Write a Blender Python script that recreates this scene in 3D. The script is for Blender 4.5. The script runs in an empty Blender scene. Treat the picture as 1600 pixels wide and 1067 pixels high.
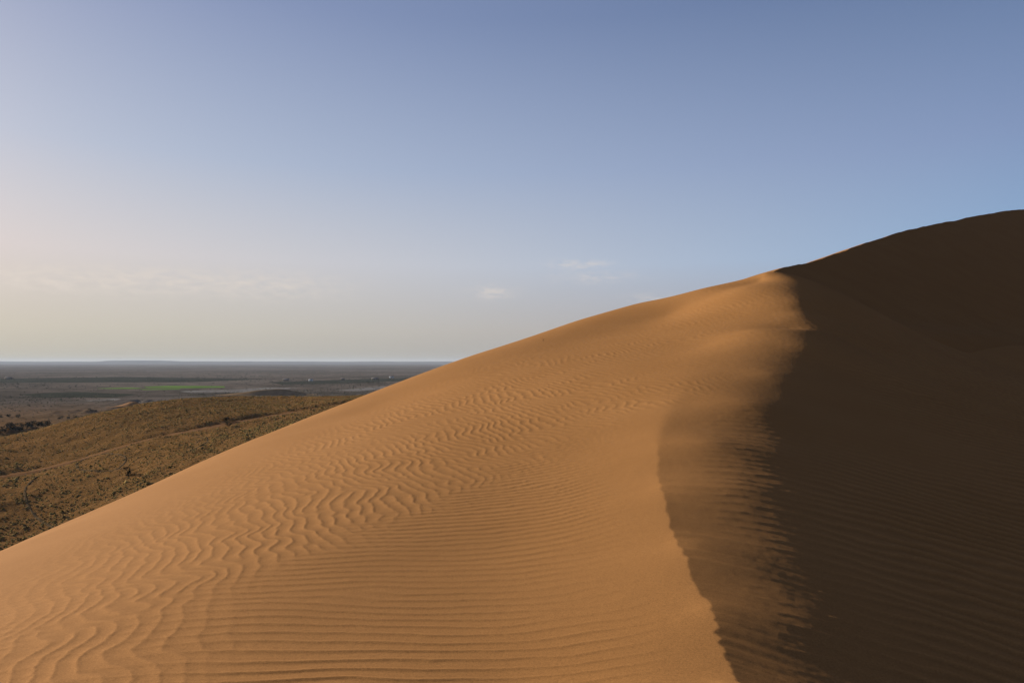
import bpy, math, random
import numpy as np

random.seed(7)
rng = np.random.default_rng(7)
S = bpy.context.scene
COL = S.collection

# ------------------------------------------------------------------ camera
PITCH = math.radians(1.69)
FPX = 1067.0                                   # focal length in photo pixels
cam_d = bpy.data.cameras.new('camera')
cam_d.sensor_width = 36.0
cam_d.lens = 36.0 * FPX / 1600.0
cam_d.clip_start = 0.05
cam_d.clip_end = 120000.0
cam = bpy.data.objects.new('camera', cam_d)
cam.location = (0, 0, 0)
cam.rotation_euler = (math.radians(90) + PITCH, 0, 0)
COL.objects.link(cam)
S.camera = cam

# ------------------------------------------------------------------ world and sun
SUN_AZ = math.radians(60)                      # left of the view direction
SUN_EL = math.radians(13)
w = bpy.data.worlds.new('World')
S.world = w
w.use_nodes = True
nt = w.node_tree
N, L = nt.nodes, nt.links
N.clear()
out = N.new('ShaderNodeOutputWorld')
bg = N.new('ShaderNodeBackground')
sky = N.new('ShaderNodeTexSky')
sky.sky_type = 'NISHITA'
sky.sun_disc = False
sky.sun_elevation = SUN_EL
sky.sun_rotation = -SUN_AZ
sky.altitude = 900
sky.air_density = 1.0
sky.dust_density = 2.0
sky.ozone_density = 1.5
bg.inputs['Strength'].default_value = 0.05
def wmath(op, a, b=None, clamp=False):
    n = N.new('ShaderNodeMath'); n.operation = op; n.use_clamp = clamp
    for s_, v_ in zip(n.inputs, (a, b)):
        if v_ is None: continue
        if isinstance(v_, (int, float)): s_.default_value = v_
        else: L.new(v_, s_)
    return n.outputs[0]
def wvec(op, a, b):
    n = N.new('ShaderNodeVectorMath'); n.operation = op
    for s_, v_ in zip(n.inputs, (a, b)):
        if isinstance(v_, tuple): s_.default_value = v_
        else: L.new(v_, s_)
    return n.outputs[0]
tc = N.new('ShaderNodeTexCoord')
sep = N.new('ShaderNodeSeparateXYZ'); L.new(tc.outputs['Generated'], sep.inputs[0])
elev = wmath('ARCSINE', sep.outputs[2])                     # radians above the horizon, same all round
azim = wmath('ARCTAN2', sep.outputs[0], sep.outputs[1])
SKY_S = 0.1
EXPO = 1.0
def wramp(stops, scale):
    r = N.new('ShaderNodeValToRGB'); el = r.color_ramp.elements
    r.color_ramp.interpolation = 'B_SPLINE' if False else 'LINEAR'
    while len(el) < len(stops): el.new(0.5)
    for e, (p, c) in zip(el, stops):
        e.position = math.radians(p) / 1.6; e.color = (*[q / scale for q in c], 1)
    L.new(wmath('DIVIDE', elev, 1.6, True), r.inputs[0])
    return wvec('MULTIPLY', r.outputs[0], (scale, scale, scale))
# dusty air: clear-sky radiance plus a veil of dust that scatters more light towards the sun's side
SKY_M = [(0, (.001, .001, .001)), (2.5, (.003, .002, .001)), (8, (.008, .004, .002)), (15.5, (.020, .015, .010)), (27, (.030, .025, .020)), (60, (.030, .027, .024)), (90, (.030, .027, .024))]
SKY_0 = [(0, (.222, .214, .234)), (2.5, (.258, .247, .282)), (8, (.210, .310, .455)), (15.5, (.155, .212, .356)), (27, (.067, .107, .214)), (60, (.022, .037, .095)), (90, (.014, .024, .066))]
SKY_1 = [(0, (.155, .145, .065)), (2.5, (.177, .169, .074)), (8, (.268, .146, .0)), (15.5, (.126, .117, .078)), (27, (.076, .073, .095)), (60, (.04, .045, .06)), (90, (.03, .035, .05))]
sunv = (-math.sin(SUN_AZ) * math.cos(SUN_EL), math.cos(SUN_AZ) * math.cos(SUN_EL), math.sin(SUN_EL))
dn = N.new('ShaderNodeVectorMath'); dn.operation = 'DOT_PRODUCT'
L.new(tc.outputs['Generated'], dn.inputs[0]); dn.inputs[1].default_value = sunv
phase = wmath('MAXIMUM', dn.outputs['Value'], -0.25)
pv = N.new('ShaderNodeCombineXYZ')
for i_ in range(3): L.new(phase, pv.inputs[i_])
veil = wvec('ADD', wramp(SKY_0, 0.5), wvec('MULTIPLY', wramp(SKY_1, 0.5), pv.outputs[0]))
base = wvec('ADD', wvec('MULTIPLY', sky.outputs[0], wramp(SKY_M, 0.05)), veil)
dim = wmath('ADD', wmath('MULTIPLY', wmath('MINIMUM', dn.outputs['Value'], 0.0), 0.20), 1.0)   # the side away from the sun is duller
dv = N.new('ShaderNodeCombineXYZ')
for i_ in range(3): L.new(dim, dv.inputs[i_])
base = wvec('MULTIPLY', base, dv.outputs[0])
base = wvec('MULTIPLY', base, (2 ** (0.4 - EXPO) / SKY_S,) * 3)
# faint wisps of cloud low over the plain
cn = N.new('ShaderNodeCombineXYZ')
L.new(wmath('MULTIPLY', azim, 42.0), cn.inputs[0]); L.new(wmath('MULTIPLY', elev, 130.0), cn.inputs[1])
nz = N.new('ShaderNodeTexNoise'); nz.inputs['Scale'].default_value = 1.0; nz.inputs['Detail'].default_value = 7; nz.inputs['Roughness'].default_value = 0.62
nz.inputs['Distortion'].default_value = 0.3
L.new(cn.outputs[0], nz.inputs['Vector'])
cmask = None
for caz, cel, waz, wel, amp in ((-1.7, 5.8, 1.7, .55, .75), (5.6, 8.1, 2.1, .35, .85), (6.8, 7.0, 3.2, .45, .45), (-29, 6.0, 8, 1.0, .85), (-36, 5.6, 5, .8, .8), (-19, 6.0, 5, 1.0, .6),
    (11.5, 5.2, 1.6, .35, .5), (28, 6.5, 6, .6, .3), (50, 5.5, 8, .7, .35), (-60, 6, 9, .8, .5), (95, 6, 12, .8, .35), (-110, 6, 14, .8, .4), (160, 6, 14, .8, .35)):
    a_ = wmath('DIVIDE', wmath('SUBTRACT', azim, math.radians(caz)), math.radians(waz))
    e_ = wmath('DIVIDE', wmath('SUBTRACT', elev, math.radians(cel)), math.radians(wel))
    g_ = wmath('MULTIPLY', wmath('EXPONENT', wmath('MULTIPLY', wmath('ADD', wmath('MULTIPLY', a_, a_), wmath('MULTIPLY', e_, e_)), -1.0)), amp)
    cmask = g_ if cmask is None else wmath('ADD', cmask, g_)
cl = wmath('MULTIPLY', wmath('MULTIPLY', cmask, 0.75), wmath('SUBTRACT', wmath('MULTIPLY', nz.outputs[0], 4.0), 1.55, True))
cmx = N.new('ShaderNodeMix'); cmx.data_type = 'RGBA'
L.new(cl, cmx.inputs[0]); L.new(base, cmx.inputs[6]); cmx.inputs[7].default_value = (*[q * 2 ** (0.4 - EXPO) / SKY_S for q in (.56, .50, .45)], 1)
L.new(cmx.outputs[2], bg.inputs['Color'])
bg.inputs['Strength'].default_value = SKY_S
L.new(bg.outputs[0], out.inputs['Surface'])

sd = bpy.data.lights.new('sun', 'SUN')
sd.energy = 4.6
sd.angle = math.radians(0.53)
sd.color = (1.0, 1.0, 0.93)
sun = bpy.data.objects.new('sun', sd)
sun.rotation_euler = (math.radians(90) - SUN_EL, 0, SUN_AZ + math.pi)
sun.rotation_euler = (math.radians(90) - SUN_EL, 0, math.radians(180) + SUN_AZ)
COL.objects.link(sun)
# lamp shines along its local -Z: to-sun vector is local +Z
from mathutils import Vector
to_sun = Vector((-math.sin(SUN_AZ) * math.cos(SUN_EL), math.cos(SUN_AZ) * math.cos(SUN_EL), math.sin(SUN_EL)))
sun.rotation_euler = to_sun.to_track_quat('Z', 'Y').to_euler()

vs = S.view_settings
vs.view_transform = 'Standard'
vs.look = 'None'
vs.exposure = EXPO
vs.gamma = 1.0
vs.use_curve_mapping = False

# ------------------------------------------------------------------ helpers
def tag(o, label, cat=None, group=None, kind=None):
    o['label'] = label
    if cat: o['category'] = cat
    if group: o['group'] = group
    if kind: o['kind'] = kind
    return o

cp, sp = math.cos(PITCH), math.sin(PITCH)
def ray(px, py):
    a = (np.asarray(px, float) - 800) / FPX
    b = -(np.asarray(py, float) - 533.5) / FPX
    # camera axes: right X, forward (0,cp,sp), up (0,-sp,cp)
    return a, cp - b * sp, sp + b * cp
def at(px, py, Y):
    """world point seen at photo pixel (px,py) whose distance ahead is Y"""
    a, fy, fz = ray(px, py)
    k = np.asarray(Y, float) / fy
    return a * k, np.asarray(Y, float) + 0 * k, fz * k

def mesh_obj(name, verts, faces, mat=None, smooth=True, parent=None):
    me = bpy.data.meshes.new(name)
    verts = np.ascontiguousarray(verts, dtype=np.float32)
    faces = np.ascontiguousarray(faces, dtype=np.int32)
    nf, k = faces.shape
    me.vertices.add(len(verts)); me.vertices.foreach_set('co', verts.ravel())
    me.loops.add(nf * k); me.loops.foreach_set('vertex_index', faces.ravel())
    me.polygons.add(nf); me.polygons.foreach_set('loop_start', np.arange(0, nf * k, k, dtype=np.int32))
    try: me.polygons.foreach_set('loop_total', np.full(nf, k, dtype=np.int32))
    except Exception: pass
    if smooth: me.polygons.foreach_set('use_smooth', np.ones(nf, dtype=bool))
    me.update(calc_edges=True)
    if mat: me.materials.append(mat)
    o = bpy.data.objects.new(name, me)
    COL.objects.link(o)
    if parent: o.parent = parent
    return o

def grid_faces(nr, nc, wrap=False):
    i = np.arange(nr - 1)[:, None]; j = np.arange(nc - (0 if wrap else 1))[None, :]
    j2 = (j + 1) % nc
    a = i * nc + j; b = i * nc + j2; c = (i + 1) * nc + j2; d = (i + 1) * nc + j
    return np.stack([a, b, c, d], -1).reshape(-1, 4)

class TPS:
    def __init__(s, P, z, lam=0.0):
        P = np.asarray(P, float); n = len(P); s.P = P
        A = np.zeros((n + 3, n + 3))
        A[:n, :n] = s.phi(P, P) + np.diag(lam * np.ones(n))
        A[:n, n] = 1; A[:n, n + 1:] = P; A[n:, :n] = A[:n, n:].T
        s.w = np.linalg.solve(A, np.concatenate([z, [0, 0, 0]]))
    def phi(s, Q, P):
        d2 = (Q[:, None, 0] - P[None, :, 0]) ** 2 + (Q[:, None, 1] - P[None, :, 1]) ** 2
        return 0.5 * d2 * np.log(d2 + 1e-12)
    def __call__(s, Q):
        n = len(s.P); r = np.empty(len(Q))
        for k in range(0, len(Q), 20000):
            q = Q[k:k + 20000]
            r[k:k + 20000] = s.phi(q, s.P) @ s.w[:n] + s.w[n] + q @ s.w[n + 1:]
        return r

def swift_hohenberg(n, lam, steps, aniso, g2, seed, r=0.35):
    """natural ripple pattern: crests run along the array's first axis, wavelength lam cells, tileable"""
    g = np.random.default_rng(seed)
    k1 = np.fft.fftfreq(n)[:, None] * lam; k2 = np.fft.rfftfreq(n)[None, :] * lam
    K2 = k1 ** 2 + k2 ** 2
    Lin = r - (K2 - 1) ** 2 * 1.5 - aniso * k1 ** 2
    u = g.normal(0, 0.3, (n, n)); U = np.fft.rfft2(u)
    dt = 0.7
    for _ in range(steps):
        Nl = g2 * u * u - u ** 3
        U = (U + dt * np.fft.rfft2(Nl)) / (1 - dt * Lin)
        u = np.fft.irfft2(U, s=(n, n))
    u -= u.mean()
    return u / u.std() * 0.75

def sample(T, x, y):
    """bilinear, periodic; x indexes axis 1, y axis 0 (in cells)"""
    n = T.shape[0]
    x0 = np.floor(x).astype(np.int64); y0 = np.floor(y).astype(np.int64)
    fx = x - x0; fy = y - y0
    x0 %= n; y0 %= n; x1 = (x0 + 1) % n; y1 = (y0 + 1) % n
    return (T[y0, x0] * (1 - fx) + T[y0, x1] * fx) * (1 - fy) + (T[y1, x0] * (1 - fx) + T[y1, x1] * fx) * fy

def noise_tile(n, beta, seed, lo=2, hi=None):
    g = np.random.default_rng(seed)
    f = np.fft.rfft2(g.normal(size=(n, n)))
    k = np.sqrt((np.fft.fftfreq(n)[:, None] * n) ** 2 + (np.fft.rfftfreq(n)[None, :] * n) ** 2)
    k[0, 0] = 1
    a = k ** (-beta); a[k < lo] = 0
    if hi: a *= np.exp(-(k / hi) ** 2)
    t = np.fft.irfft2(f * a, s=(n, n))
    return t / t.std()

def sst(a, b, x):
    t = np.clip((x - a) / (b - a), 0, 1)
    return t * t * (3 - 2 * t)

# ------------------------------------------------------------------ materials
def new_mat(name):
    m = bpy.data.materials.new(name); m.use_nodes = True
    nt = m.node_tree; nt.nodes.clear()
    o = nt.nodes.new('ShaderNodeOutputMaterial'); b = nt.nodes.new('ShaderNodeBsdfDiffuse')
    b.inputs['Roughness'].default_value = 0.0
    nt.links.new(b.outputs[0], o.inputs['Surface'])
    return m, nt, b
def nd(nt, t, **kw):
    n = nt.nodes.new(t)
    for k, v in kw.items(): setattr(n, k, v)
    return n
def noise(nt, scale, detail=4, rough=0.55, vec=None, dist=0.0):
    n = nd(nt, 'ShaderNodeTexNoise')
    n.inputs['Scale'].default_value = scale; n.inputs['Detail'].default_value = detail
    n.inputs['Roughness'].default_value = rough; n.inputs['Distortion'].default_value = dist
    if vec: nt.links.new(vec, n.inputs['Vector'])
    return n
def ramp(nt, fac, stops):
    r = nd(nt, 'ShaderNodeValToRGB')
    el = r.color_ramp.elements
    while len(el) < len(stops): el.new(0.5)
    for e, (p, c) in zip(el, stops):
        e.position = p; e.color = (*c, 1) if len(c) == 3 else c
    nt.links.new(fac, r.inputs[0])
    return r
def mix(nt, fac, a, b, mode='MIX'):
    m = nd(nt, 'ShaderNodeMix', data_type='RGBA', blend_type=mode)
    for s, v in ((m.inputs[0], fac), (m.inputs[6], a), (m.inputs[7], b)):
        if hasattr(v, 'is_linked') or hasattr(v, 'links'): nt.links.new(v, s)
        else: s.default_value = v if isinstance(v, (int, float)) else (*v, 1)
    return m.outputs[2]

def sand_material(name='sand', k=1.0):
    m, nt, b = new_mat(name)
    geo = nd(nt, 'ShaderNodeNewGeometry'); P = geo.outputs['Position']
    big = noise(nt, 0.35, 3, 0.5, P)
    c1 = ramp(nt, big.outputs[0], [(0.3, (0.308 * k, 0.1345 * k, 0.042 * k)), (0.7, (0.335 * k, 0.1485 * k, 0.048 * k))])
    gr = noise(nt, 230, 3, 0.8, P)
    c2 = ramp(nt, gr.outputs[0], [(0.30, (0.62, 0.60, 0.58)), (0.52, (1, 1, 1)), (0.74, (1.32, 1.32, 1.34))])
    g2 = noise(nt, 75, 4, 0.8, P)
    c3 = ramp(nt, g2.outputs[0], [(0.30, (0.70, 0.69, 0.68)), (0.50, (1, 1, 1)), (0.72, (1.27, 1.27, 1.28))])
    c = mix(nt, 1.0, c1.outputs[0], c2.outputs[0], 'MULTIPLY')
    c = mix(nt, 1.0, c, c3.outputs[0], 'MULTIPLY')
    ca = nd(nt, 'ShaderNodeAttribute', attribute_name='ripple_shading')
    mr = nd(nt, 'ShaderNodeMapRange'); mr.inputs[1].default_value = -0.7; mr.inputs[2].default_value = 0.9; mr.inputs[3].default_value = 0.90; mr.inputs[4].default_value = 1.13
    nt.links.new(ca.outputs['Fac'], mr.inputs[0])
    vm = nd(nt, 'ShaderNodeVectorMath', operation='SCALE'); nt.links.new(c, vm.inputs[0]); nt.links.new(mr.outputs[0], vm.inputs['Scale'])
    c = vm.outputs[0]
    nt.links.new(c, b.inputs['Color'])
    bp = nd(nt, 'ShaderNodeBump'); bp.inputs['Strength'].default_value = 0.6; bp.inputs['Distance'].default_value = 0.0022
    nt.links.new(gr.outputs[0], bp.inputs['Height'])
    nt.links.new(bp.outputs[0], b.inputs['Normal'])
    # a little grazing reflection from the grains
    p = nd(nt, 'ShaderNodeBsdfPrincipled')
    p.inputs['Roughness'].default_value = 1.0; p.inputs['Specular IOR Level'].default_value = 0.05
    nt.links.new(c, p.inputs['Base Color']); nt.links.new(bp.outputs[0], p.inputs['Normal'])
    mx = nd(nt, 'ShaderNodeMixShader'); mx.inputs[0].default_value = 0.42
    nt.links.new(b.outputs[0], mx.inputs[1]); nt.links.new(p.outputs[0], mx.inputs[2])
    o = [n for n in nt.nodes if n.type == 'OUTPUT_MATERIAL'][0]
    nt.links.new(mx.outputs[0], o.inputs['Surface'])
    return m
M_sand = sand_material()
M_slip_shade = sand_material('shaded_slip_sand', 0.90)      # darker copy of the sand: the slip face's shade put into its colour

# ------------------------------------------------------------------ near dune: control points
C = [(0,1067,3.862),(200,1067,3.597),(400,1067,3.519),(600,1067,3.512),(800,1067,3.539),(1000,1067,3.392),(1110,1067,3.343),(1160,1067,3.380),(1230,1067,3.575),(1300,1067,3.766),(1400,1067,4.058),(1500,1067,4.387),(1600,1067,4.770),(1800,1067,5.570),(0,950,6.484),(200,950,5.352),(400,950,5.028),(600,950,5.040),(800,950,5.043),(950,950,4.868),(1080,950,4.679),(1125,950,4.650),(1190,950,4.835),(1260,950,5.074),(1330,950,5.374),(1450,950,5.987),(1600,950,6.717),(200,850,9.343),(400,850,7.579),(600,850,7.236),(800,850,7.124),(950,850,6.716),(1040,850,6.420),(1085,850,6.340),(1140,850,6.517),(1200,850,6.727),(1260,850,7.027),(1340,850,7.467),(1480,850,8.270),(1600,850,9.337),(1800,850,10.809),(300,760,16.353),(400,760,13.184),(500,760,11.550),(600,760,10.818),(800,760,10.105),(930,760,9.430),(1015,760,8.888),(1060,760,8.699),(1110,760,8.715),(1160,760,8.810),(1215,760,9.110),(1300,760,9.753),(1450,760,11.521),(1600,760,12.868),(1800,760,14.940),(450,690,21.985),(600,690,16.728),(700,690,15.056),(800,690,14.057),(930,690,12.743),(1010,690,11.780),(1050,690,11.453),(1110,690,11.274),(1160,690,11.646),(1215,690,12.055),(1300,690,13.014),(1450,690,14.738),(1600,690,16.959),(600,630,27.661),(700,630,22.597),(800,630,19.849),(930,630,17.341),(1020,630,15.810),(1075,630,15.172),(1130,630,14.819),(1180,630,14.773),(1230,630,15.357),(1300,630,16.393),(1450,630,19.138),(1600,630,23.917),(1800,630,28.333),(750,585,27.971),(900,585,23.065),(1020,585,20.174),(1100,585,18.757),(1160,585,18.368),(1205,585,18.195),(1250,585,18.745),(1330,585,20.214),(1450,585,24.085),(1600,585,35.127),(880,540,32.070),(1000,540,27.442),(1100,540,24.636),(1170,540,22.634),(1220,540,22.269),(1265,540,22.163),(1340,540,25.032),(1450,540,31.198),(1600,540,43.902),(1180,515,24.921),(1235,515,25.824),(1268,515,24.923),(1300,515,26.065),(1050,490,35.486),(1150,490,30.322),(1210,490,28.770),(1250,490,28.031),(1290,490,29.075),(1170,470,31.705),(1226,470,30.331),(1250,470,29.950),(1160,450,34.431),(1190,450,36.769),(1215,450,39.730),(1238,450,32.665),(1400,515,41.384),(1500,535,42.052),
 (1140,1067,3.278),(1104,950,4.616),(1060,850,6.337),(1035,760,8.734),(1027,690,11.610),(1035,630,15.528)]
SKY = [(0,863,14.88),(100,817,19.85),(200,775,24.61),(300,728,24.60),(400,685,27.33),(510,641,31.14),(576,615,32.81),(650,587,34.78),(725,560,36.59),(800,536,38.51),(900,502,40.90),(1000,474,43.73),(1100,451,38.00),(1195,428,36.91)]
KN = [3.0, 5.0, 7.5, 10.0, 13.0, 17.0, 22.0]
KV = [0.297, 0.2157, 0.2202, 0.1398, 0.1466, 0.0499, 0.0]
pts = [at(*c) for c in C]
sk = [at(*c) for c in SKY]
pts += sk
for i, (x, y, z) in enumerate(sk):                       # windward face beyond the skyline
    if i < 12:
        pts += [(x - 4, y + 1, z - 1.75), (x - 11, y + 3, z - 5.2), (x - 28, y + 8, z - 14.0), (x - 60, y + 16, z - 31.0)]
    else:
        pts += [(x - 4, y + 6, z - 1.2), (x - 12, y + 20, z - 6.0)]
pts += [(-8, 3, -4.1), (-14, 6, -6.6), (-3.5, 1.0, -2.5), (-1.2, 0.8, -1.96), (0.2, 0.8, -1.72), (2.2, 0.8, -1.72),
        (4.5, 1.0, -2.6), (8, 2.5, -3.3), (14, 5, -3.8), (24, 12, -3.6)]
pts += [(30, 55, 0.6), (55, 60, 0.6), (24, 50, 1.0), (19, 46, 1.8), (60, 30, -3)]
pts = np.array(pts, float)

def lp(x, y):
    r = np.hypot(x, y)
    return np.arctan2(x, y), np.log(r)

# crest line of the near ridge, as azimuth against log distance
crest_px = [(1160,1130,3.1),(1140,1067,3.6),(1122,1000,4.2),(1104,950,4.75),(1082,900,5.4),(1060,850,6.3),(1045,800,7.3),(1035,760,8.4),
            (1028,720,9.6),(1027,690,10.8),(1030,655,12.2),(1038,625,13.6),(1052,598,15.5),(1075,565,18)]
cu, cv = lp(*[np.array(a) for a in zip(*[at(*c)[:2] for c in crest_px])])
def crest_s(u, v):
    """signed distance right of the near crest"""
    return (u - np.interp(v, cv, cu)) * np.exp(v)
rip = np.random.default_rng(3)
def crease(u, v, wig=False):
    r = np.exp(v)
    s = crest_s(u, v)
    if wig:
        k = sst(18, 5, r)
        s = s + k * (0.012 * np.sin(v * 108 + 2.2 * np.sin(v * 17)) + 0.009 * np.sin(v * 61 + 1.1 + 1.5 * np.sin(v * 29)) + 0.014 * np.sin(v * 23 + 0.4) + 0.004 * np.sin(v * 233 + 2 * np.sin(v * 41)))
    k = np.interp(r, KN, KV)
    wd = np.interp(r, [3, 7, 11, 16], [0.003, 0.004, 0.010, 0.10])
    Ls = 0.22 * r
    t = np.clip(s / wd, -40, 40)
    sp_ = np.where(s > 30 * wd, s, wd * np.log1p(np.exp(t)))
    g = -k * Ls * (1 - np.exp(-sp_ / Ls))
    # a faint raised lip on the lit side of the edge
    return g

pu, pv = lp(pts[:, 0], pts[:, 1])
near_tps = TPS(np.stack([pu, pv], 1), pts[:, 2] - crease(pu, pv), lam=np.r_[np.full(len(C), 6e-4), np.full(len(SKY), 3e-5), np.full(len(pts) - len(C) - len(SKY), 6e-4)])
def near_smooth(u, v, wig=True):
    UM = 1.35
    uc = np.clip(u, -UM, UM)
    v0 = v; v = np.maximum(v, math.log(2.0))
    z = near_tps(np.stack([uc, v], 1))
    back = np.abs(u) > UM
    if back.any():
        za = near_tps(np.stack([np.full(back.sum(), UM), v[back]], 1)); zb = near_tps(np.stack([np.full(back.sum(), -UM), v[back]], 1))
        ub = np.where(u[back] < 0, u[back] + 2 * math.pi, u[back])
        t = sst(0, 1, (ub - UM) / (2 * math.pi - 2 * UM))
        z[back] = za * (1 - t) + zb * t
    z = z + crease(u, v, wig) * (np.abs(u) < UM + 0.2)
    k = sst(0.5, 2.2, np.exp(v0))
    return z * k - 1.8 * (1 - k)

# ripples ------------------------------------------------------------
RN = 1024; RL = 12.0
RB = swift_hohenberg(RN, RL, 70, 0.16, 0.35, 11)
RA = swift_hohenberg(RN, RL, 140, 0.9, 0.15, 5)
NZ = noise_tile(512, 1.2, 21, 3)
NZ2 = noise_tile(512, 1.6, 22, 2)
NW = noise_tile(512, 2.2, 23, 5)
def sharpen(u, a):
    return (np.exp(a * u) - 1) / a
def ripples(x, y, u, v):
    r = np.hypot(x, y)
    s = crest_s(u, v)
    # ---- sinuous ripples of the windward slope, crests along (-.45, 1)
    p = 0.62
    zc = (x + 1.0 + 1j * (y + 1.5))
    rr = np.abs(zc); th = np.angle(zc) - math.pi / 2
    R = rr ** p; T = th * p
    X = -R * np.sin(T); Y = R * np.cos(T)
    ang = math.atan2(0.45, 1.0) * 0.9
    k1 = X * math.cos(ang) + Y * math.sin(ang)        # across the crests
    k2 = -X * math.sin(ang) + Y * math.cos(ang)       # along
    lam1 = 0.042
    cells = RL / lam1
    wob = 0.24 * lam1 * sample(NW, X * 200 + 50, Y * 200) + 0.45 * lam1 * sample(NW, X * 75, Y * 75 + 80)
    a1 = (k1 + wob) * cells; a2 = k2 * cells * 0.62
    b0 = sharpen(sample(RB, a1, a2), 0.8)
    b = sharpen(sample(RB, a1 - 0.6 * b0, a2), 0.9)
    lamB = lam1 / p * rr ** (1 - p)
    # ---- fine straight ripples, crests running across the ridge
    sc = np.maximum(r, 3) / 5
    left = np.minimum(s, 0)
    yy = y - 0.50 * sc * np.exp(left / (0.75 * sc)) * (s < 0) - 0.50 * sc * (s >= 0) + 0.10 * np.clip(s, 0, 30)
    p2 = 0.72
    rr2 = np.maximum(yy + 2.0, 0.2)
    Y2 = rr2 ** p2
    lam2 = np.where(s > 0, 0.098, 0.074)
    wob2 = sample(NZ2, x * 5, y * 5 + 99) * 0.020 + 0.12 * lam2 * sample(NW, x * 60, y * 60)
    a1 = (Y2 + wob2) * RL / lam2; a2 = x / (rr2 ** (1 - p2)) * p2 * RL / lam2 * 0.45
    q0 = sharpen(sample(RA, a1, a2), 0.6)
    q = sharpen(sample(RA, a1 + 1.5 * q0, a2), 0.6)
    lamA = lam2 / p2 * rr2 ** (1 - p2)
    # ---- where each lives
    band = u - np.interp(v, np.log([4.2, 5.5, 7.3, 9.5, 13, 18, 25, 32]), [-0.37, -0.33, -0.26, -0.15, -0.02, 0.24, 0.36, 0.38])   # right limit of the sinuous ones
    blot = sample(NZ2, x * 14, y * 14 + 200) + 0.5 * sample(NW, x * 60, y * 60)
    mB = sst(0.09, -0.13, band + 0.045 * blot)
    edge = u - np.interp(v, np.log([4, 7, 11.5, 14, 18, 25, 32, 40]), [-0.85, -0.78, -0.68, -0.62, -0.50, -0.30, -0.12, 0.2])
    mB = mB * sst(-0.02, 0.24, edge) * np.clip(0.85 + 0.35 * sample(NZ2, x * 12, y * 12), 0.25, 1.25)
    mB = mB * sst(60, 25, r)
    mA = (1 - 0.9 * mB) * sst(0.0, 0.2, edge)
    gap = 0.16 * r
    mA = mA * np.where(s < 0, sst(-0.15 * gap, -1.3 * gap, s), sst(0.02 * r, 0.16 * r, s) * (0.62 + 2.5 * sst(0.18 * r, 0.40 * r, s)))
    mA = mA * np.clip(0.85 + 0.4 * sample(NZ2, x * 9 + 31, y * 9), 0.15, 1.3)
    mA = mA * sst(46, 24, r)
    # streaks on the lee of the crest, where the wind spills over
    mC = np.exp(-((s - 0.15 * r) / (0.085 * r)) ** 2) * sst(28, 12, r)
    q_ = np.maximum(r, 3) ** .5
    wC = np.clip(sample(NZ, (0.93 * x - 0.37 * y) * 42 / q_, (0.37 * x + 0.93 * y) * 150 / q_), -1, 3)
    h = 0.0155 * lamB * b * mB + 0.026 * lamA * q * mA + 0.0020 * wC * mC
    h += 0.0004 * np.sqrt(r / 5) * sample(NZ, x * 40, y * 40) + 0.004 * sample(NZ2, x * 4 + 9, y * 4)
    return h, np.clip(0.5 * b * mB + q * np.minimum(mA, 1.1) * np.where(s > 0.2 * r, 0.85, 0.5), -1.2, 1.2)

def azimuths():
    step = 0.00125
    inn = np.arange(-0.70, 0.70, step)
    o1 = np.arange(0.70, 1.35, 0.012); o2 = np.arange(1.35, math.pi, 0.08)
    o = np.concatenate([o1, o2])
    return np.concatenate([-o[::-1], inn, o])
def radii(r0, r1, scale):
    rs = [r0]
    while rs[-1] < r1:
        r = rs[-1]
        flat = r * r * 1.25 / (711 * 1.75)
        slope = r * 1.25 / (711 * 0.30)
        d = min(flat, slope)
        if r < 2.8: d = 0.06
        rs.append(r + d * scale)
    return np.array(rs)
U1 = azimuths(); R1 = radii(0.35, 75, 0.88)
uu, rr_ = np.meshgrid(U1, R1)
u = uu.ravel(); r = rr_.ravel(); v = np.log(r)
x = r * np.sin(u); y = r * np.cos(u)
z = near_smooth(u, v)
front = (np.abs(u) < 1.2) & (r > 1.5)
h = np.zeros_like(z); crest_tone = np.zeros_like(z)
h[front], crest_tone[front] = ripples(x[front], y[front], u[front], v[front])
fade = sst(1.5, 2.8, r); h *= fade; crest_tone *= fade
z = np.maximum(z + h, -60)
print('near dune grid', len(R1), len(U1))
near = mesh_obj('sand_dune', np.stack([x, y, z], 1), grid_faces(len(R1), len(U1), wrap=True), M_sand)
at_ = near.data.attributes.new('ripple_shading', 'FLOAT', 'POINT')      # ripple shading put into the colour: paler tops, darker troughs
at_.data.foreach_set('value', crest_tone.astype(np.float32))
tag(near, 'large rippled golden sand dune with a curved sharp crest in the foreground', kind='structure')

# ------------------------------------------------------------------ far dune with the shaded slip face
FC = [(1178,440,37.0),(1196,429,38.6),(1215,421,40.8),(1245,413,45),(1280,405,50),(1312,394,56),(1350,380,64),(1415,362,77),(1480,347,90),(1540,335,102),(1600,327,115),
      (1700,318,138),(1850,312,175),(2050,312,240)]
fc = np.array([at(*c) for c in FC])
for k_, dz_ in ((0, -1.2), (1, -0.12)):                 # the far crest grows out of the near sand
    zz_ = float(near_smooth(*[np.array([q]) for q in lp(fc[k_, 0], fc[k_, 1])])[0])
    fc[k_, 2] = min(fc[k_, 2], zz_ + dz_)
dl = np.r_[0, np.cumsum(np.hypot(np.diff(fc[:, 0]), np.diff(fc[:, 1])))]
ss = np.r_[np.arange(0, 60, 0.25), np.arange(60, dl[-1], 1.0)]
def smooth_interp(s, xp, fp):
    # Catmull-Rom through uneven knots
    m = np.gradient(fp, xp)
    i = np.clip(np.searchsorted(xp, s) - 1, 0, len(xp) - 2)
    h_ = xp[i + 1] - xp[i]; t = (s - xp[i]) / h_
    return ((2*t**3 - 3*t**2 + 1) * fp[i] + (t**3 - 2*t**2 + t) * h_ * m[i] + (-2*t**3 + 3*t**2) * fp[i+1] + (t**3 - t**2) * h_ * m[i+1])
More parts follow.
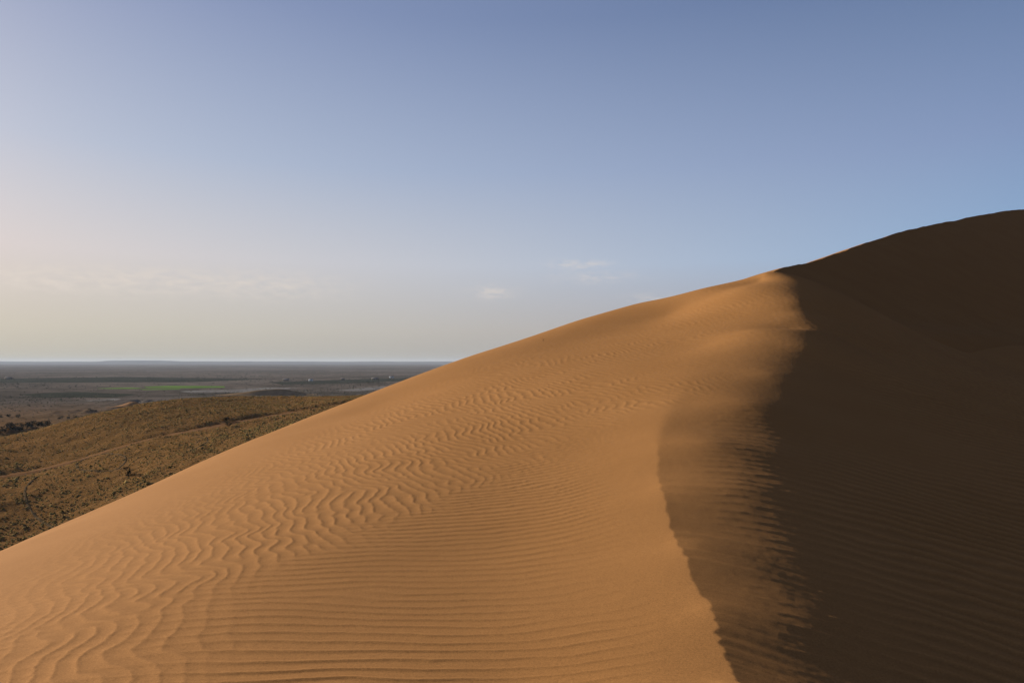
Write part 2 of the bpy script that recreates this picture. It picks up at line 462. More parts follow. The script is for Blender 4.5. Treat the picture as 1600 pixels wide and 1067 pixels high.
cx, cy, cz = [smooth_interp(ss, dl, fc[:, k]) for k in range(3)]
tx, ty = np.gradient(cx, ss), np.gradient(cy, ss)
def gsm(a, n):
    k = np.exp(-np.linspace(-2, 2, 2 * n + 1) ** 2); k /= k.sum()
    return np.convolve(np.pad(a, n, mode='edge'), k, 'valid')
tx, ty = gsm(tx, 30), gsm(ty, 30)
tn = np.hypot(tx, ty); nx, ny = ty / tn, -tx / tn
dd = np.r_[-np.geomspace(26, 0.3, 16), -0.15, -0.05, 0, 0.05, 0.12, np.geomspace(0.25, 70, 70)]
D = dd[:, None]
toe = (cz - 0.8)[None, :] / 0.60
prof = np.where(D < 0, 0.22 * np.abs(D) + 0.02 * np.minimum(np.abs(D), 25) ** 2, 0)
dpos = np.maximum(D, 0)
face = 0.655 * dpos
prof = np.where(D >= 0, np.where(dpos < 1e9, face, face), prof)
X = cx[None, :] + nx[None, :] * D; Yg = cy[None, :] + ny[None, :] * D
Z = cz[None, :] - prof
# concave toe, a lip of loose sand under the crest, and broad unevenness
Z = Z + 0.9 * np.exp(-((Z - 0.5) / 1.3) ** 2) * (D > 0)
Z = Z + sample(NZ2, X * 2.2, Yg * 2.2 + 40) * 0.05 * np.clip(np.abs(D) / 3, 0, 1)
Z = Z + (sample(NZ2, np.broadcast_to(ss[None, :] * 5, X.shape), X * 0) * 0.07 * np.exp(-np.abs(D) / 2.0))
far = mesh_obj('far_dune', np.stack([X.ravel(), Yg.ravel(), Z.ravel()], 1), grid_faces(len(dd), len(ss))[:, ::-1], M_slip_shade)
tag(far, 'tall dark shaded slip face of the dune rising behind the ridge at the right', kind='structure')
# ------------------------------------------------------------------ plain and vegetated foothill
ZP = -45.0
FH = [(0,860,145),(0,800,165),(0,740,205),(0,700,250),(0,684,300),
      (130,800,160),(130,710,225),(130,672,275),
      (-200,860,135),(-200,740,195),(-200,700,240),
      (280,729,178),(280,672,245),(280,630,320),(280,624,348),
      (215,690,225),(215,650,285),(215,632,325),
      (400,668,240),(400,640,285),(400,626,335),(400,623,352),
      (500,642,262),(500,622,335),(560,619,335),(560,617,350)]
fp = [at(*c) for c in FH]
fp += [(x, y + 60, z - 6.0) for x, y, z in [at(280,624,348), at(400,623,352), at(560,617,350)]]
fp += [(x - 5, y + 170, ZP) for x, y, z in [at(280,624,348), at(400,623,352), at(560,617,350)]]
fp += [(-330, 330, ZP + 2), (-400, 430, ZP), (-250, 380, ZP + 1.0), (-150, 470, ZP), (-320, 200, -40), (-450, 250, ZP), (-100, 540, ZP), (-300, 600, ZP),
       (-100, 120, -37), (-60, 100, -30), (40, 340, -15), (120, 330, -18), (100, 500, ZP + 3), (200, 600, ZP), (-10, 90, -25), (0, 40, -30), (120, 60, -30), (200, 200, -30),
       (-130, 60, -42), (-40, 30, -32), (300, 350, -40), (-300, 60, ZP)]
fp = np.array(fp, float)
fu, fv = lp(fp[:, 0], fp[:, 1])
foot = TPS(np.stack([fp[:, 0], fp[:, 1]], 1) / 100.0, fp[:, 2], lam=1e-3)

TRACK = [(-120,770,193),(-40,750,200),(0,741,205),(60,727,212),(130,708,223),(200,692,232),(280,674,243),(340,663,254),(400,653,264),(450,646,272),(500,640,280),(560,632,290),(640,622,300)]
tk = np.array([at(*c) for c in TRACK])
tl = np.r_[0, np.cumsum(np.hypot(np.diff(tk[:, 0]), np.diff(tk[:, 1])))]
tsv = np.arange(0, tl[-1], 1.5)
tkx, tky = smooth_interp(tsv, tl, tk[:, 0]), smooth_interp(tsv, tl, tk[:, 1])
HUM = [(-305, 432, 3.6, 34, 7), (-262, 440, 2.6, 30, 6), (-225, 447, 1.6, 24, 5), (-330, 400, 2.0, 22, 6), (-290, 520, 2.6, 40, 8), (-235, 560, 2.4, 36, 9), (-360, 600, 2.6, 50, 10),
       (-190, 600, 1.8, 40, 9), (-330, 690, 2.2, 60, 12), (-260, 760, 2.0, 60, 12), (-420, 760, 2.5, 60, 14), (-160, 700, 2.2, 40, 10)]
def plain_z(x, y):
    r = np.hypot(x, y)
    z = np.full(x.shape, ZP)
    m = r < 900
    zf = foot(np.stack([x[m], y[m]], 1) / 100.0)
    k = sst(900, 560, r[m])
    zf = ZP + np.maximum(zf - ZP, -0.5) * k
    xx, yy = x[m], y[m]
    rough = 0.45 * sample(NZ2, xx * 1.6, yy * 1.6 + 77) + 0.06 * sample(NZ, xx * 4.5, yy * 4.5)
    td = np.full(xx.shape, 99.0)
    near_t = np.where((xx < 60) & (xx > -260) & (yy > 150) & (yy < 330))[0]
    for k0 in range(0, len(near_t), 8000):
        ii = near_t[k0:k0 + 8000]
        td[ii] = np.sqrt(((xx[ii, None] - tkx[None, :]) ** 2 + (yy[ii, None] - tky[None, :]) ** 2).min(1))
    zf += rough * np.clip(td / 7, 0.12, 1) - 1.0 * np.exp(-(td / 5.5) ** 4)
    for hx, hy, hh, wx, wy in HUM:
        zf += hh * np.exp(-(((xx - hx) / wx) ** 2 + ((yy - hy - 2.5 * np.sin(xx * 0.21)) / wy) ** 2)) * (1 + 0.35 * np.sin(xx * 0.43 + hy))
    z[m] = zf
    return z
pu_ = np.concatenate([np.arange(-math.pi, -0.75, 0.05), np.arange(-0.75, -0.03, 0.0016), np.arange(-0.03, 0.8, 0.006), np.arange(0.8, math.pi - 0.02, 0.05)])
rs = [30.0]
while rs[-1] < 18000:
    r_ = rs[-1]
    rs.append(r_ + (8 if r_ < 125 else min(r_ * 1.3 / 711 / 0.22, max(r_ * r_ * 1.1 / (711 * 45), 1.5)) if r_ < 900 else r_ * r_ * 1.1 / (711 * 45) if r_ < 6000 else r_ * 0.25))
rs = np.array(rs)
a_, b_ = np.meshgrid(pu_, rs)
gx, gy = (b_ * np.sin(a_)).ravel(), (b_ * np.cos(a_)).ravel()
gz = plain_z(gx, gy)
print('plain grid', len(rs), len(pu_))

def plain_material():
    m, nt, b = new_mat('dry_plain')
    geo = nd(nt, 'ShaderNodeNewGeometry'); P = geo.outputs['Position']
    n1 = noise(nt, 0.012, 6, 0.6, P); n2 = noise(nt, 0.22, 5, 0.7, P); n3 = noise(nt, 0.0016, 5, 0.6, P)
    near_c = ramp(nt, n2.outputs[0], [(0.30, (0.105, 0.048, 0.017)), (0.50, (0.188, 0.086, 0.029)), (0.72, (0.273, 0.125, 0.045))])
    green = ramp(nt, n1.outputs[0], [(0.40, (0.178, 0.091, 0.032)), (0.62, (0.112, 0.065, 0.022))])
    nearc = mix(nt, 0.45, near_c.outputs[0], green.outputs[0])
    farc = ramp(nt, n3.outputs[0], [(0.32, (0.060, 0.048, 0.036)), (0.46, (0.115, 0.086, 0.066)), (0.58, (0.155, 0.118, 0.094)), (0.72, (0.085, 0.070, 0.046))])
    n4 = noise(nt, 0.02, 6, 0.7, P)
    f4 = ramp(nt, n4.outputs[0], [(0.36, (0.55, 0.58, 0.55)), (0.62, (1.2, 1.16, 1.14))])
    farc2 = mix(nt, 1.0, farc.outputs[0], f4.outputs[0], 'MULTIPLY')
    sx = nd(nt, 'ShaderNodeSeparateXYZ'); nt.links.new(P, sx.inputs[0])
    mr = nd(nt, 'ShaderNodeMapRange'); mr.inputs[1].default_value = 420; mr.inputs[2].default_value = 760
    nt.links.new(sx.outputs[1], mr.inputs[0])
    c = mix(nt, mr.outputs[0], nearc, farc2)
    nt.links.new(c, b.inputs['Color'])
    nb = noise(nt, 0.55, 6, 0.72, P)
    bp = nd(nt, 'ShaderNodeBump'); bp.inputs['Strength'].default_value = 0.8; bp.inputs['Distance'].default_value = 0.7
    nt.links.new(nb.outputs[0], bp.inputs['Height']); nt.links.new(bp.outputs[0], b.inputs['Normal'])
    return m
M_plain = plain_material()
plain = mesh_obj('plain', np.stack([gx, gy, gz], 1), grid_faces(len(rs), len(pu_), wrap=True)[:, ::1], M_plain)
tag(plain, 'wide brown scrub plain and grassy foothill below the dune, running to the horizon', kind='structure')

# dirt track climbing the foothill
def flat_mat(name, c0, c1, scale, rough=0.6):
    m, nt, b = new_mat(name)
    geo = nd(nt, 'ShaderNodeNewGeometry')
    n = noise(nt, scale, 5, rough, geo.outputs['Position'])
    r = ramp(nt, n.outputs[0], [(0.35, c0), (0.65, c1)])
    nt.links.new(r.outputs[0], b.inputs['Color'])
    return m
M_track = flat_mat('track_dirt', (0.158, 0.074, 0.031), (0.204, 0.100, 0.043), 0.3)
def strip(name, xs, ys, width, mat, seed, lift=0.10, ruts=True):
    g = np.random.default_rng(seed)
    tx, ty = np.gradient(xs), np.gradient(ys); n = np.hypot(tx, ty); nx, ny = -ty / n, tx / n
    k = np.linspace(-1, 1, 9)
    wl = width / 2 * (1 + 0.28 * gsm(g.normal(size=len(xs)), 2)); wr = width / 2 * (1 + 0.28 * gsm(g.normal(size=len(xs)), 2))
    W = np.where(k[None, :] < 0, k[None, :] * wl[:, None], k[None, :] * wr[:, None])
    X = xs[:, None] + nx[:, None] * W; Y = ys[:, None] + ny[:, None] * W
    Z = plain_z(X.ravel(), Y.ravel()).reshape(X.shape) + lift * (1 - 2.2 * np.abs(k[None, :]) ** 6)
    if ruts: Z -= 0.07 * np.exp(-((np.abs(k[None, :]) - 0.5) / 0.16) ** 2)
    return mesh_obj(name, np.stack([X.ravel(), Y.ravel(), Z.ravel()], 1), grid_faces(len(xs), 9), mat)
t = strip('dirt_track', tkx, tky, 8.6, M_track, 1, 0.16)
tag(t, 'pale dirt track climbing across the grassy foothill towards the dune', kind='structure')
M_rut = flat_mat('rut_dirt', (0.07, 0.045, 0.024), (0.12, 0.075, 0.038), 0.5)
arc = [(205,700,228),(160,706,223),(128,716,216),(120,730,206),(132,742,198),(150,750,193),(190,752,190)]
ap = np.array([at(*c) for c in arc]); al = np.r_[0, np.cumsum(np.hypot(np.diff(ap[:, 0]), np.diff(ap[:, 1])))]
av = np.arange(0, al[-1], 1.0)
t = strip('tyre_track', smooth_interp(av, al, ap[:, 0]), smooth_interp(av, al, ap[:, 1]), 0.8, M_rut, 4, 0.10, False)
tag(t, 'dark curved tyre track looping off the dirt track on the foothill', kind='structure')

for i_, (arc, lab) in enumerate([([(150,704,224),(176,712,216),(196,726,206),(190,742,196),(170,756,188)], 'faint dark tyre track curving down the slope beside the looping one'),
                                 ([(60,745,200),(40,770,184),(52,800,166),(96,822,152)], 'faint dark tyre track low on the slope near the left picture edge'),
                                 ([(300,690,228),(322,700,218),(318,716,206),(296,730,198)], 'short dark tyre track close beside the dune edge')]):
    ap = np.array([at(*c) for c in arc]); al = np.r_[0, np.cumsum(np.hypot(np.diff(ap[:, 0]), np.diff(ap[:, 1])))]
    av = np.arange(0, al[-1], 1.0)
    t = strip('tyre_track', smooth_interp(av, al, ap[:, 0]), smooth_interp(av, al, ap[:, 1]), 0.7, M_rut, 40 + i_, 0.10, False)
    tag(t, lab, kind='structure')

# fields, salt patches, small dunes out on the plain
def sheet(name, corners, mat, label, lift, seed, n=24):
    g = np.random.default_rng(seed)
    P = np.array([at(px, py, ZP * -FPX / (py - 565.0)) for px, py in corners])[:, :2]
    out_ = []
    for i in range(len(P)):
        a, b = P[i], P[(i + 1) % len(P)]
        e = b - a; nn = np.array([-e[1], e[0]]) / (np.hypot(*e) + 1e-6)
        for q in np.linspace(0, 1, n, endpoint=False):
            out_.append(a + e * q + nn * g.normal() * 0.006 * np.hypot(*e))
    V = np.array([(p[0], p[1], ZP + lift) for p in out_]); c = V.mean(0)
    nV = len(V); V = np.vstack([V, c])
    F = np.array([(i, (i + 1) % nV, nV) for i in range(nV)])
    o = mesh_obj(name, V, F, mat, smooth=False)
    tag(o, label, kind='structure')
    return o
M_field = flat_mat('green_crop', (0.10, 0.155, 0.030), (0.14, 0.21, 0.040), 0.03)
M_salt = flat_mat('salt_crust', (0.125, 0.10, 0.082), (0.22, 0.19, 0.165), 0.03)
M_dark = flat_mat('dark_scrub_ground', (0.030, 0.030, 0.020), (0.055, 0.050, 0.034), 0.02)
sheet('field', [(224,604.4),(262,602.8),(350,603.4),(352,605.6),(300,606.6),(230,606.2)], M_field, 'bright green crop field, the larger strip far out on the plain', 0.30, 1)
sheet('field', [(150,606.8),(200,605.6),(222,606.4),(216,607.6),(168,607.8)], M_field, 'narrow green field strip, left of the larger bright field on the plain', 0.34, 2)
sheet('field', [(218,608.2),(280,607.4),(283,608.6),(225,609.4)], M_field, 'thin green strip just below the larger bright field on the plain', 0.38, 3)
sheet('salt_flat', [(280,611.5),(420,605.5),(470,606.5),(380,613),(300,614)], M_salt, 'pale grey salt flat beyond the grassy foothill crest', 0.22, 4)
sheet('salt_flat', [(520,610),(600,603.5),(608,606.5),(560,611.5)], M_salt, 'pale speckled salt flat beside the dune edge on the plain', 0.22, 5)
sheet('salt_flat', [(132,626),(175,622.5),(196,624),(150,628)], M_salt, 'small pale flat beside the sand mound on the plain', 0.22, 6)
sheet('dark_ground', [(30,616),(120,612),(215,616),(180,621),(60,621)], M_dark, 'dark band of scrub ground across the left of the plain', 0.15, 7)
sheet('dark_ground', [(420,597),(560,592.5),(650,590),(660,593.5),(560,598.5),(440,601)], M_dark, 'dark green scrub belt far out beside the dune edge', 0.15, 8)
sheet('dark_ground', [(-40,592),(200,589),(420,592),(300,597),(0,598)], M_dark, 'broad dark scrub band far out across the plain', 0.12, 9)

def mound(name, x0, x1, y, depth, hh, peak, label, mat, front=0.5):
    nx_, ny_ = 60, 30
    X, Yv = np.meshgrid(np.linspace(0, 1, nx_), np.linspace(-1, 1, ny_))
    prof = np.where(X < peak, sst(0, peak, X) ** 1.1, sst(1, peak, X))
    crest = -0.05 + 0.30 * (X - peak)
    d = Yv - crest
    lat = np.where(d < 0, np.clip(1 + d / (front + 0.1), 0, 1), np.clip(1 - d / 1.1, 0, 1) ** 1.3)
    Z = ZP - 0.2 + hh * prof * lat
    V = np.stack([(x0 + (x1 - x0) * X).ravel(), (y + depth * Yv).ravel(), Z.ravel()], 1)
    o = mesh_obj(name, V, grid_faces(ny_, nx_), mat)
    tag(o, label, kind='structure')
xx = lambda px, Y: (px - 800) / FPX * Y
M_dsand = flat_mat('dark_sand', (0.20, 0.115, 0.055), (0.25, 0.145, 0.068), 0.1)
mound('small_dune', xx(325, 925), xx(500, 925), 930, 22, 8.2, 0.62, 'small dark dune with a lit left flank beyond the foothill crest', M_dsand)
mound('sand_mound', xx(180, 690), xx(232, 690), 690, 17, 5.2, 0.60, 'small pale sand mound at the foot of the grassy foothill', M_sand, 1.1)

# hills on the horizon
hx_ = np.linspace(-12000, 6000, 260); hyv = 14000.0
hg = gsm(np.random.default_rng(9).normal(size=260), 6) * 10
top = hg * 0.6 + 15 * sst(-8500, -8200, hx_) * sst(-7000, -7500, hx_) + 8 * sst(-8700, -8300, hx_) * sst(-5200, -7400, hx_)
rows = [(-800, ZP - 1, 0), (-250, None, 0.45), (0, None, 1.0), (600, None, 1.0), (2500, ZP - 1, 0)]
HV = []
for dy, zz, f in rows:
    HV.append(np.stack([hx_, np.full(260, hyv + dy), np.full(260, ZP - 1.0) if zz is not None else ZP + (top - ZP) * f], 1))
M_hill = flat_mat('hill_rock', (0.09, 0.075, 0.06), (0.13, 0.105, 0.085), 0.002)
o = mesh_obj('hills', np.vstack(HV), grid_faces(len(rows), 260), M_hill)
tag(o, 'low blue-grey tableland hills along the far horizon', kind='structure')

# ------------------------------------------------------------------ ground cover
OCT = np.array([(1,0,0),(0.3,0.95,0),(-0.8,0.6,0),(-0.8,-0.6,0),(0.3,-0.95,0),(0.15,0.1,1.0)], float)
OCTF = np.array([(0,1,5),(1,2,5),(2,3,5),(3,4,5),(4,0,5)])
def clumps(name, x, y, z, rad, hgt, mat, g, lean=0.35):
    n = len(x)
    a = g.uniform(0, 6.283, n); ca, sa = np.cos(a)[:, None], np.sin(a)[:, None]
    jit = g.uniform(0.6, 1.35, (n, 6)); 
    vx = OCT[None, :, 0] * rad[:, None] * jit; vy = OCT[None, :, 1] * rad[:, None] * jit
    vx[:, 5] += g.normal(0, lean, n) * rad; vy[:, 5] += g.normal(0, lean, n) * rad
    V = np.stack([x[:, None] + vx * ca - vy * sa, y[:, None] + vx * sa + vy * ca, z[:, None] - 0.05 + OCT[None, :, 2] * hgt[:, None]], -1)
    F = (np.arange(n)[:, None, None] * 6 + OCTF[None]).reshape(-1, 3)
    return mesh_obj(name, V.reshape(-1, 3), F, mat, smooth=False)
def scrub_material(name, cols, scale):
    m, nt, b = new_mat(name)
    geo = nd(nt, 'ShaderNodeNewGeometry')
    r = ramp(nt, geo.outputs['Random Per Island'], cols)
    nt.links.new(r.outputs[0], b.inputs['Color'])
    return m
M_tus = scrub_material('tussock_grass', [(0.0, (0.085, 0.059, 0.018)), (0.4, (0.162, 0.106, 0.034)), (0.85, (0.283, 0.176, 0.059)), (1.0, (0.099, 0.076, 0.022))], 1)
M_scrub = scrub_material('scrub', [(0.0, (0.030, 0.030, 0.018)), (0.6, (0.055, 0.048, 0.028)), (1.0, (0.085, 0.066, 0.040))], 1)
g = np.random.default_rng(31)
n = 130000
ua = g.uniform(-0.78, -0.16, n); ra = np.exp(g.uniform(math.log(125), math.log(430), n))
x, y = ra * np.sin(ua), ra * np.cos(ua)
zz = plain_z(x, y)
dens = 0.44 + 0.14 * sample(NZ2, x * 1.8 + 9, y * 1.8) + 0.28 * sample(NZ, x * 5, y * 5 + 5) + 0.25 * sst(-30, -20, zz)
td = np.full(n, 99.0)
for k0 in range(0, n, 8000):
    td[k0:k0+8000] = np.sqrt(((x[k0:k0+8000, None] - tkx[None]) ** 2 + (y[k0:k0+8000, None] - tky[None]) ** 2).min(1))
keep = (g.uniform(0, 1, n) < np.clip(dens, 0.06, 1)) & (td > 4.2)
x, y, zz = x[keep], y[keep], zz[keep]
rad = g.uniform(0.12, 0.32, len(x)) * (1 + 1.0 * (g.uniform(0, 1, len(x)) > 0.97)); hg_ = rad * g.uniform(0.7, 1.25, len(x))
o = clumps('tussocks', x, y, zz, rad, hg_, M_tus, g)
tag(o, 'dry olive tussock grass covering the foothill below the dune', kind='stuff')
n = 24000
ua = g.uniform(-0.75, -0.02, n); ra = 1 / g.uniform(1 / 4200, 1 / 430, n)
x, y = ra * np.sin(ua), ra * np.cos(ua); zz = plain_z(x, y)
keep = g.uniform(0, 1, n) < np.clip(0.45 + 0.5 * sample(NZ2, x * 0.3, y * 0.3), 0.1, 1)
x, y, zz, ra = x[keep], y[keep], zz[keep], ra[keep]
rad = g.uniform(0.5, 1.3, len(x)) * np.clip(ra / 900, 0.7, 2.0)
o = clumps('scrub', x, y, zz, rad, rad * g.uniform(0.5, 0.9, len(x)), M_scrub, g)
tag(o, 'dark scattered scrub dotting the far plain', kind='stuff')

# ------------------------------------------------------------------ shrubs one can tell apart
M_leaf = scrub_material('shrub_leaf', [(0.0, (0.022, 0.022, 0.010)), (0.6, (0.040, 0.036, 0.016)), (1.0, (0.062, 0.052, 0.024))], 1)
M_stem = flat_mat('stem_wood', (0.06, 0.042, 0.028), (0.09, 0.065, 0.042), 8)
def tube_mesh(segs, k=5):
    V, F = [], []
    for p0, p1, r0, r1 in segs:
        p0, p1 = np.array(p0, float), np.array(p1, float)
        d = (p1 - p0) / (np.linalg.norm(p1 - p0) + 1e-9)
        a = np.cross(d, (0.3, 0.9, 0.1)); a /= np.linalg.norm(a); b = np.cross(d, a)
        i0 = len(V)
        for p, r_ in ((p0, r0), (p1, r1)):
            for j in range(k):
                t = 2 * math.pi * j / k
                V.append(p + r_ * (math.cos(t) * a + math.sin(t) * b))
        for j in range(k):
            j2 = (j + 1) % k
            F.append((i0 + j, i0 + j2, i0 + k + j2, i0 + k + j))
    return np.array(V), np.array(F)
def empty(name, loc):
    o = bpy.data.objects.new(name, None); o.location = loc; o.empty_display_size = 0.2; COL.objects.link(o); return o
def leafy(nleaf, wx, wy, hh, leaf, g):
    """many small leaf-sized quads through an uneven crown volume"""
    cen = g.normal(0, 1, (7, 3)) * (0.38 * wx, 0.38 * wy, 0.18 * hh) + (0, 0, 0.52 * hh)
    c = cen[g.integers(0, 7, nleaf)] + g.normal(0, 1, (nleaf, 3)) * (0.2 * wx, 0.2 * wy, 0.17 * hh)
    c[:, 2] = np.clip(c[:, 2], 0.03 * hh, hh)
    a = g.normal(0, 1, (nleaf, 3)); a /= np.linalg.norm(a, axis=1)[:, None]
    b = np.cross(a, g.normal(0, 1, (nleaf, 3))); b /= np.linalg.norm(b, axis=1)[:, None]
    s_ = leaf * g.uniform(0.6, 1.4, nleaf)[:, None]
    V = np.stack([c - a * s_, c + b * s_ * 0.45, c + a * s_, c - b * s_ * 0.45], 1).reshape(-1, 3)
    return V, np.arange(nleaf * 4).reshape(-1, 4)
g = np.random.default_rng(77)
shrub_src = []
for i in range(3):
    V, F = leafy(260, 1.5, 1.1, 1.7, 0.16, g)
    segs = [((0, 0, -0.1), (q * 0.5, w_ * 0.5, 0.9), 0.05, 0.02) for q, w_ in g.normal(0, 0.6, (5, 2))]
    SV, SF = tube_mesh(segs)
    shrub_src.append((V, F, SV, SF))
def make_shrub(px, Y, scale, label, group, kind, dz=0.0):
    X = xx(px, Y); z0 = float(plain_z(np.array([X]), np.array([float(Y)]))[0])
    r0 = empty('shrub', (X, Y, z0 + dz))
    tag(r0, label, 'shrub', group)
    V, F, SV, SF = shrub_src[kind]
    f = bpy.data.objects.new('foliage', FOL[kind]); f.parent = r0; COL.objects.link(f)
    s_ = bpy.data.objects.new('stem', STM[kind]); s_.parent = r0; COL.objects.link(s_)
    r0.scale = scale; r0.rotation_euler.z = g.uniform(0, 6.28)
    return r0
ORD = ['first', 'second', 'third', 'fourth', 'fifth', 'sixth', 'seventh', 'eighth', 'ninth', 'tenth', 'eleventh', 'twelfth', 'thirteenth', 'fourteenth']
FOL, STM = [], []
for V, F, SV, SF in shrub_src:
    o = mesh_obj('foliage', V, F, M_leaf, smooth=False); FOL.append(o.data); bpy.data.objects.remove(o)
    o = mesh_obj('stem', SV, SF, M_stem); STM.append(o.data); bpy.data.objects.remove(o)
for i, px in enumerate([2, 10, 19, 27, 36, 44, 53, 62, 70, 79, 88, 97, 107, 118]):
    sc = g.uniform(1.7, 2.6)
    make_shrub(px, 424 + 0.13 * px + g.uniform(-2, 2), (sc * 1.5, sc * 1.3, sc), f'{ORD[i]} dark shrub from the left picture edge in the hedge-like row on the low bank', 'dark shrubs in a row on the low bank', i % 3)
for i, px in enumerate([4, 16, 31, 95, 108, 122, 136, 150]):
    sc = g.uniform(1.2, 1.9)
    make_shrub(px, 545 + g.uniform(-8, 8), (sc * 1.8, sc * 1.4, sc), f'{ORD[i]} dark shrub from the left picture edge on the farther hummocks behind the hedge-like row', 'dark shrubs on the farther hummocks', i % 3)
make_shrub(201, 182, (1.1, 1.1, 1.25), 'lone dark shrub on the bare grassy slope near the curved tyre track', None, 0)
make_shrub(355, 262, (1.5, 1.4, 1.1), 'dark bush just below the dirt track near the dune edge', None, 1)
make_shrub(360, 247, (1.2, 1.2, 0.9), 'dark shrub lower on the slope beside the dune edge', None, 2)

# ------------------------------------------------------------------ farm buildings far out
M_white = flat_mat('white_wall', (0.70, 0.68, 0.64), (0.78, 0.76, 0.72), 0.5)
M_tan = flat_mat('mud_wall', (0.211, 0.161, 0.112), (0.260, 0.205, 0.149), 0.5)
M_roof = flat_mat('roof_sheet', (0.20, 0.17, 0.15), (0.28, 0.24, 0.21), 0.5)
M_open = flat_mat('dark_opening', (0.03, 0.028, 0.025), (0.05, 0.045, 0.04), 0.5)
def box(x0, x1, y0, y1, z0, z1):
    V = np.array([(a, b, c) for c in (z0, z1) for a, b in ((x0, y0), (x1, y0), (x1, y1), (x0, y1))], float)
    F = np.array([(3, 2, 1, 0), (4, 5, 6, 7), (0, 1, 5, 4), (1, 2, 6, 5), (2, 3, 7, 6), (3, 0, 4, 7)])
    return V, F
def house(px, py, wd, dp, ht, mat, label):
    Y = ZP * -FPX / (py - 565.0)
    r0 = empty('farmhouse', (xx(px, Y), Y, ZP))
    tag(r0, label, 'house', 'farm buildings far out on the plain')
    V, F = box(-wd/2, wd/2, -dp/2, dp/2, -0.3, ht); mesh_obj('wall', V, F, mat, False, r0)
    e = 0.4
    V = np.array([(-wd/2-e, -dp/2-e, ht), (wd/2+e, -dp/2-e, ht), (wd/2+e, dp/2+e, ht), (-wd/2-e, dp/2+e, ht), (-wd/2-e, 0, ht+1.3), (wd/2+e, 0, ht+1.3)], float)
    mesh_obj('roof', V, np.array([(0,1,5),(0,5,4),(2,3,4),(2,4,5),(1,2,5),(3,0,4),(0,3,2),(0,2,1)]), M_roof, False, r0)
    V, F = box(-0.6, 0.6, -dp/2-0.06, -dp/2+0.1, 0, 2.1); mesh_obj('door', V, F, M_open, False, r0)
    for q in (-0.32, 0.32):
        V, F = box(q*wd-0.6, q*wd+0.6, -dp/2-0.05, -dp/2+0.1, 1.1, 2.3); mesh_obj('window', V, F, M_open, False, r0)
house(486, 595.5, 8, 6, 4.2, M_white, 'tiny white house out on the plain beyond the small dark dune')
house(447, 595, 14, 7, 3.5, M_tan, 'long tan shed left of the tiny white house on the plain')
house(586, 593.5, 16, 8, 4.0, M_tan, 'wide tan farmhouse on the plain nearest the dune edge')
house(536, 594, 9, 7, 3.6, M_tan, 'small tan house between the white house and the dune edge')
house(612, 590.5, 12, 7, 3.6, M_white, 'pale farmhouse farthest right, beside the rising dune edge')
house(14, 592.5, 14, 8, 4.0, M_tan, 'tan farm building at the far left of the plain')

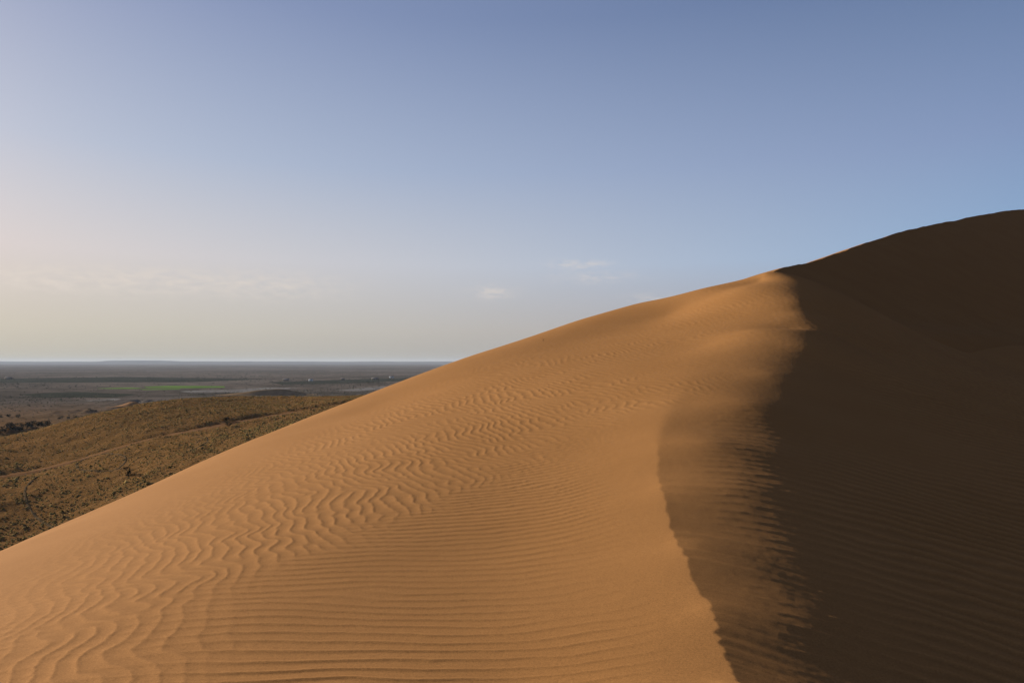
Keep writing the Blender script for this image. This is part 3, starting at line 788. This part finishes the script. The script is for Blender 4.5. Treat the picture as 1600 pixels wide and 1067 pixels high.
# ------------------------------------------------------------------ reeds at the foot of the slip face, twig on the skyline
M_reed = flat_mat('dry_reed', (0.20, 0.155, 0.09), (0.30, 0.24, 0.15), 6)
def ground_near(x, y):
    u_, v_ = lp(np.array([x]), np.array([y]))
    return float(near_smooth(u_, v_)[0])
def reeds(px, Y, nb, hh, spread, label, seed, group='dry reeds at the foot of the slip face'):
    g = np.random.default_rng(seed)
    X = xx(px, Y); r0 = empty('reed_clump', (X, Y, ground_near(X, Y)))
    tag(r0, label, 'reeds', group)
    segs, LV, LF = [], [], []
    for i in range(nb):
        b0 = g.normal(0, spread, 2) * 0.5; ln = g.normal(0, 0.16, 2) * hh; h_ = hh * g.uniform(0.55, 1.0)
        m_ = (b0[0] + ln[0] * 0.4, b0[1] + ln[1] * 0.4, h_ * 0.55); e_ = (b0[0] + ln[0], b0[1] + ln[1], h_)
        segs += [((b0[0], b0[1], -0.05), m_, 0.012, 0.009), (m_, e_, 0.009, 0.003)]
        for q in range(3):
            t_ = g.uniform(0.3, 0.9); p = np.array([b0[0] + ln[0] * t_, b0[1] + ln[1] * t_, h_ * t_])
            d = np.array([*g.normal(0, 1, 2), g.uniform(0.1, 0.8)]); d /= np.linalg.norm(d); s_ = hh * g.uniform(0.18, 0.35)
            sd_ = np.cross(d, (0, 0, 1.0)); sd_ /= np.linalg.norm(sd_) + 1e-6
            k0 = len(LV); LV += [p, p + d * s_ * 0.5 + sd_ * 0.018, p + d * s_ - (0, 0, s_ * 0.25), p + d * s_ * 0.5 - sd_ * 0.018]; LF.append((k0, k0+1, k0+2, k0+3))
    V, F = tube_mesh(segs, 4); mesh_obj('stalks', V, F, M_reed, True, r0)['kind'] = 'stuff'
    o = mesh_obj('leaves', np.array(LV), np.array(LF), M_reed, False, r0); o['kind'] = 'stuff'
REED = [(1498, 43.3, 9, 0.34, 0.25, 'low reed tuft farthest left at the foot of the dark slip face'),
        (1507, 43.7, 12, 0.42, 0.30, 'bushy reed tuft just left of the tall dry stalks'),
        (1531, 44.4, 5, 0.85, 0.12, 'tall thin dry stalks standing up at the foot of the slip face'),
        (1556, 45.0, 10, 0.40, 0.35, 'reed tuft just right of the tall dry stalks'),
        (1577, 45.5, 12, 0.36, 0.45, 'wide low reed tuft near the right picture edge'),
        (1590, 45.9, 9, 0.38, 0.40, 'last low reed tuft at the right picture edge')]
for i, (px, Y, nb, hh, spd, lab) in enumerate(REED):
    reeds(px, Y, nb, hh, spd, lab, 100 + i)
X, Y, Zt = at(848, 522, 34.3)
tw = empty('twig', (float(X), float(Y), ground_near(float(X), float(Y)) - 0.03))
V, F = tube_mesh([((0, 0, 0), (0.03, 0, 0.10), 0.012, 0.010), ((0.03, 0, 0.10), (0.0, 0.02, 0.20), 0.010, 0.005), ((0.03, 0, 0.10), (0.10, 0, 0.17), 0.007, 0.003)])
mesh_obj('stem', V, F, M_stem, True, tw)
tag(tw, 'tiny dead twig poking out of the sand on the dune skyline', 'twig')

# ------------------------------------------------------------------ haze over the plain
bm_v, bm_f = box(-19000, 19000, -19000, 19000, ZP - 3, 62)
M_haze = bpy.data.materials.new('haze'); M_haze.use_nodes = True
hn = M_haze.node_tree; hn.nodes.clear()
ho = hn.nodes.new('ShaderNodeOutputMaterial'); hv = hn.nodes.new('ShaderNodeVolumePrincipled')
hv.inputs['Color'].default_value = (0.69, 0.73, 0.82, 1); hv.inputs['Density'].default_value = 3.6e-5; hv.inputs['Anisotropy'].default_value = 0.0
hn.links.new(hv.outputs[0], ho.inputs['Volume'])
hz = mesh_obj('haze', bm_v, bm_f, M_haze, False)
tag(hz, 'pale dusty haze lying over the plain', kind='stuff')
